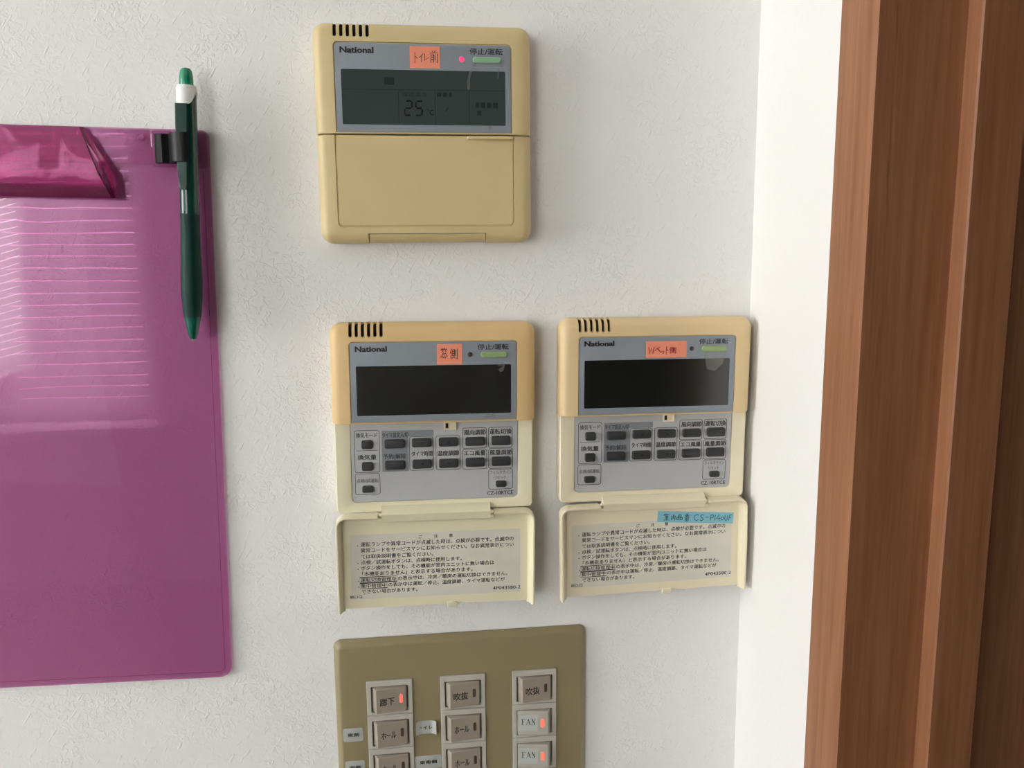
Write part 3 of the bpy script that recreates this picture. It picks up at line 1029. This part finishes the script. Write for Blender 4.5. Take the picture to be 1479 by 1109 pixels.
def serif_word(parent, x0, x1, z0, z1, d):
    """FAN in a book face: thick and thin strokes with serifs"""
    mb = MB()
    w = x1 - x0
    h = z1 - z0

    def st(pts, t, k):
        mb.ribbon([(x0 + a * w, z0 + b * h) for a, b in pts], t, d + .003 * k)
    st([(.08, 0), (.08, 1)], .5, 0)
    st([(0, .98), (.27, .98)], .22, 1)
    st([(.26, 1), (.26, .78)], .2, 2)
    st([(.08, .53), (.22, .53)], .2, 1)
    st([(0, .02), (.17, .02)], .2, 1)
    st([(.36, 0), (.48, 1)], .22, 0)
    st([(.48, 1), (.61, 0)], .5, 1)
    st([(.40, .33), (.56, .33)], .2, 2)
    st([(.31, .02), (.42, .02)], .2, 2)
    st([(.55, .02), (.67, .02)], .2, 2)
    st([(.76, 0), (.76, 1)], .22, 0)
    st([(.75, 1), (.94, .02)], .5, 1)
    st([(.94, 0), (.94, 1)], .22, 2)
    st([(.70, .02), (.82, .02)], .2, 1)
    st([(.70, .98), (.79, .98)], .2, 2)
    st([(.88, .98), (1, .98)], .2, 1)
    return mb.build('lettering', 'ink', parent, flat=True)


FRAME_ME = MB().rects([(-14.5, 14.5, -11.6, 11.6, .4, 3.4), (-14.5, 14.5, -11.6, 11.6, .4, 6.1), (-14.1, 14.1, -11.2, 11.2, .4, 6.5),
                       (-11.75, 11.75, -9.6, 8.0, .5, 6.5), (-11.6, 11.6, -9.45, 7.85, .4, 3.6)], n=3).mesh('switch_frame')
NAMES = [['廊下', 'ホール', 'ホール'], ['吹抜', 'ホール', 'ホール'], ['吹抜', 'FAN', 'FAN']]
for ci, cx in enumerate(COLX):
    for ri in range(3):
        word = NAMES[ci][ri]
        fan = word == 'FAN'
        lit = fan or word == '廊下'
        m = place('switch_module', FRAME_ME.copy(), 'switch', SP)
        m.location = (cx * MM, 0, (21.6 - ri * 23.45) * MM)
        MB().slab(-6.6, 6.6, 8.9, 10.3, .2, 6.4, 6.62, .1, n=2).build('maker_mark', 'switch', m)
        # rocker: tilted cap, left side proud (off) or right side proud (fan keys)
        dl, dr = (7.2, 9.9) if fan else (10.2, 7.3)
        mb = MB()
        xa, xb = (-11.2, 8.6) if fan else (-8.6, 10.6)
        za, zb = -9.0, 7.5

        def ringp(q, dd):
            pts = rr(xa + q, xb - q, za + q, zb - q, .5, 2)
            return [(x, -((dl + (dr - dl) * (x - xa) / (xb - xa)) - dd), z) for x, z in pts]

        def flatr(xa_, xb_, d):
            return [(x, -d, z) for x, z in rr(xa_, xb_, za, zb, .5, 2)]
        mb.loft([flatr(-11.3 if not fan else xa, xb if not fan else 11.3, 3.7), flatr(-10.6 if not fan else xa, xb if not fan else 10.6, 5.8), ringp(0, .45), ringp(.4, 0)])
        rk = mb.build('rocker', 'rocker_fan' if fan else 'rocker', m)
        # printed word and lamp lie on the tilted face
        def on_face(o, lift):
            for v in o.data.vertices:
                x = v.co.x / MM
                v.co.y = -((dl + (dr - dl) * (x - xa) / (xb - xa)) + lift - (v.co.y / MM)) * MM if False else \
                    (v.co.y - (dl + (dr - dl) * (x - xa) / (xb - xa) + lift) * MM)
        if fan:
            o = MB().slab(-10.4, 1.8, -5.9, 5.1, .3, 0, .1).build('word_label', 'sticker', m)
            on_face(o, 0)
            o = serif_word(m, -8.9, .4, -1.9, 2.3, .12)
            on_face(o, 0)
            o = MB().slab(3.6, 6.0, -3.6, 2.3, 1.1, -.3, .12, .05).build('lamp_window', 'rocker_lit', m)
            on_face(o, 0)
        else:
            if word == 'ホール':
                o = print_text(m, word, -6.0, 3.4, -3.4, 1.6, .03, 'ink', .10)
            else:
                o = print_text(m, word, -6.2, 3.2, -4.0, 1.6, .03, 'ink', .10)
            on_face(o, 0)
            o = MB().slab(6.2, 8.2, -3.2, 2.6, .9, -.3, .1, .05).build('lamp_window', 'rocker_lit' if lit else 'rocker_off', m)
            on_face(o, 0)

# name tapes on the plate
for s, x0, x1, z0, z1, curl in (('東側', -76.8, -64.4, -7.4, 1.8, 0), ('西側', -76.4, -64.0, -30.2, -20.9, 0),
                                ('東南側', -32.0, -14.9, -30.6, -21.3, 0), ('トイレ', -30.8, -17.8, -5.8, 3.2, 1)):
    if not curl:
        o = MB().slab(x0, x1, z0, z1, 1.2, 5.35, 5.55, .05).build('name_tape', 'sticker', SP)
    else:
        rings = []
        for i in range(13):
            t = i / 12 * 2 - 1
            lift = 5.45 + 2.2 * max(0, abs(t) - .45) ** 1.5 * 2.2
            x = (x0 + x1) / 2 + t * (x1 - x0) / 2
            rings.append([(x, -lift, z0), (x, -lift, z1), (x, -lift - .15, z1), (x, -lift - .15, z0)])
        o = MB().loft(rings).build('name_tape', 'sticker', SP)
    w = x1 - x0
    hh = 1.35
    zc = (z0 + z1) / 2
    print_text(o, s, x0 + w * (.2 if len(s) < 3 else .17), x1 - w * (.2 if len(s) < 3 else .17), zc - hh, zc + hh, 5.62 if not curl else 5.9, 'ink', .10)

# ------------------------------------------------------------------ pink clipboard
CB = root('clipboard', -116.057, 90.845, -0.02358, 'translucent pink plastic clipboard hanging flat on the wall', 'clipboard')
MB().slab(-240, 0, -328.3, 0, (7, 4, 7, 7), .8, 3.2, .5, n=6).build('board', 'pink', CB)
mb = MB()
mb.ribbon([(-3.6, -23), (-3.6, -321.5), (-4.6, -323.4), (-6.5, -324.4), (-236, -324.4)], .35, 3.24)
mb.build('border_line', 'pink_line', CB, flat=True)
# raised band along the top and the recess frame of the pen holder
MB().slab(-209, -31.0, -19.8, -.8, .8, 3.2, 4.8, .5).build('top_band', 'pink_thin', CB)
mb = MB()
mb.rects([(-30.2, -.3, -21.2, -1.2, 2.2, 3.1), (-30.2, -.3, -21.2, -1.2, 2.2, 6.0), (-29.6, -.9, -20.6, -1.8, 1.8, 6.4), (-28.4, -2.2, -19.4, -3.0, 1.4, 6.0),
          (-28.4, -2.2, -19.4, -3.0, 1.4, 3.3)], cap0=True, cap1=True, n=4)
mb.build('holder_frame', 'pink_thin', CB)
mb = MB().lathe([(1.9, 0, 0), (1.9, .9, 0), (1.5, 1.1, 0), (1.3, .4, 0)], 20)
mb.v = [(x - 35.3, -4.7 - z, y - 5.2) for x, y, z in mb.v]
mb.build('rivet', 'pink_line', CB)
# sprung clip: a wedge lid with a slanting end on each side
clip = []


def clip_ring(z, d, xr, n=2):
    return (z, d, xr)


prof = [(-.9, 4.9, -65.5), (-1.0, 8.0, -66.0), (-3.2, 9.6, -65.0), (-24.8, 18.6, -55.0), (-26.6, 19.2, -54.0), (-28.2, 18.6, -53.5), (-38.0, 11.4, -51.4), (-38.9, 9.8, -51.0),
        (-38.6, 7.0, -50.4), (-24, 6.0, -51.5)]
mb = MB()
rings = []
for t in (0, 1):
    rings.append([(xr if t == 0 else -240 - xr, -d, z) for z, d, xr in prof])
mb.loft(rings)
mb.build('clip_lever', 'pink_clip', CB)
# end flange that follows the slanting edge
fp = [(-66.6, -.9, 8.4), (-54.4, -26.4, 19.6), (-51.2, -38.8, 10.4)]
for side in (0, 1):
    g = []
    for x, z, d in fp:
        xx = x if side == 0 else -240 - x
        e = 2.0 if side == 0 else -2.0
        g.append([(xx, -d, z), (xx + e, -d + 1.0, z), (xx + e, -4.9, z), (xx, -4.9, z)])
    MB().loft(g).build('clip_flange', 'pink_clip', CB)
# black pen holder loop
path = [(-26.2, 6.2), (-25.9, 11.5), (-24.6, 13.2), (-22.4, 13.6), (-20.2, 12.6), (-18.6, 12.4), (-17.2, 14.4), (-16.2, 17.6), (-14.6, 20.6), (-12.4, 22.3),
        (-10.2, 22.8), (-8.0, 22.6), (-6.6, 21.8)]
mb = MB()
outer, inner = [], []
for i, (x, d) in enumerate(path):
    a, b = path[max(0, i - 1)], path[min(len(path) - 1, i + 1)]
    tx, td = b[0] - a[0], b[1] - a[1]
    l = math.hypot(tx, td)
    outer.append((x - td / l * .8, d + tx / l * .8))
    inner.append((x + td / l * .8, d - tx / l * .8))
loop = outer + inner[::-1]
mb.loft([[(x, -d, z) for x, d in loop] for z in (-19.4, -19.0, -4.4, -4.0)])
mb.slab(-26.8, -11.0, -18.9, -4.5, .6, 3.3, 7.2, .4)
mb.build('pen_holder', 'black', CB)

# ------------------------------------------------------------------ pen in the holder
c, s = math.cos(-0.02358), math.sin(-0.02358)
px, pz = -8.45, -11.8
PEN = root('ballpoint_pen', -116.057 + c * px - s * pz, 90.845 + s * px + c * pz, -0.02358 - 0.0125,
           'dark green retractable ballpoint pen with white collar held in the black loop', 'pen', d=14.2)
PEN.rotation_euler = (math.radians(-1.6), -(-0.02358 - 0.0125), 0)
# local z = along the pen, 0 at the holder
MB().lathe([(4.9, 31.0, 0), (5.1, 24, 0), (5.15, 0, 0), (5.15, -33, 0), (5.2, -35, 0)], 32).build('barrel', 'pen_green', PEN)
MB().lathe([(5.2, -35, 0), (5.1, -44, 0), (5.3, -56, 0), (5.75, -70, 0), (5.7, -80, 0), (4.9, -90, 0), (4.55, -92, 0)], 32).build('grip', 'pen_grip', PEN)
MB().lathe([(4.5, -92, 0), (4.1, -94, 0), (3.1, -99.5, 0), (1.9, -103.6, 0), (1.6, -104.2, 0)], 28).build('tip', 'pen_tip', PEN)
MB().lathe([(.9, -104.0, 0), (.75, -105.2, 0)], 12).build('point', 'steel', PEN)
mb = MB().lathe([(3.4, 31, 0), (3.75, 34, 0), (3.6, 38, 0), (3.1, 41.0, 0), (2.3, 42.2, 0), (1.0, 42.7, 0)], 24)
mb.build('push_knob', 'pen_knob', PEN)
n = 32
rings = []
for r_, zt in ((5.2, None), (5.45, None), (5.35, 31.5), (4.9, 33.2), (3.3, 33.2)):
    ring = []
    for k in range(n):
        a = 2 * math.pi * k / n
        zlow = 22.9 + 7.5 * max(0, math.cos(a)) ** 4
        z = zt if zt is not None else (zlow if r_ < 5.3 else zlow + .3)
        ring.append((r_ * math.cos(a), -r_ * math.sin(a), z))
    rings.append(ring)
MB().loft(rings).build('collar', 'pen_white', PEN)
mb = MB()
rings = []
for z, w, d0, d1 in ((23.0, 3.4, 4.0, 6.0), (10, 3.3, 4.4, 6.6), (-8, 2.9, 4.8, 6.6), (-20, 2.4, 4.6, 6.3), (-22.5, 1.6, 4.4, 5.8)):
    rings.append([(-1.6 + x, -d, z) for x, d in ((-w, d0), (-w, d1 - .6), (-w + .7, d1), (w - .7, d1), (w, d1 - .6), (w, d0))])
MB().loft(rings).build('pocket_clip', 'pen_green', PEN)
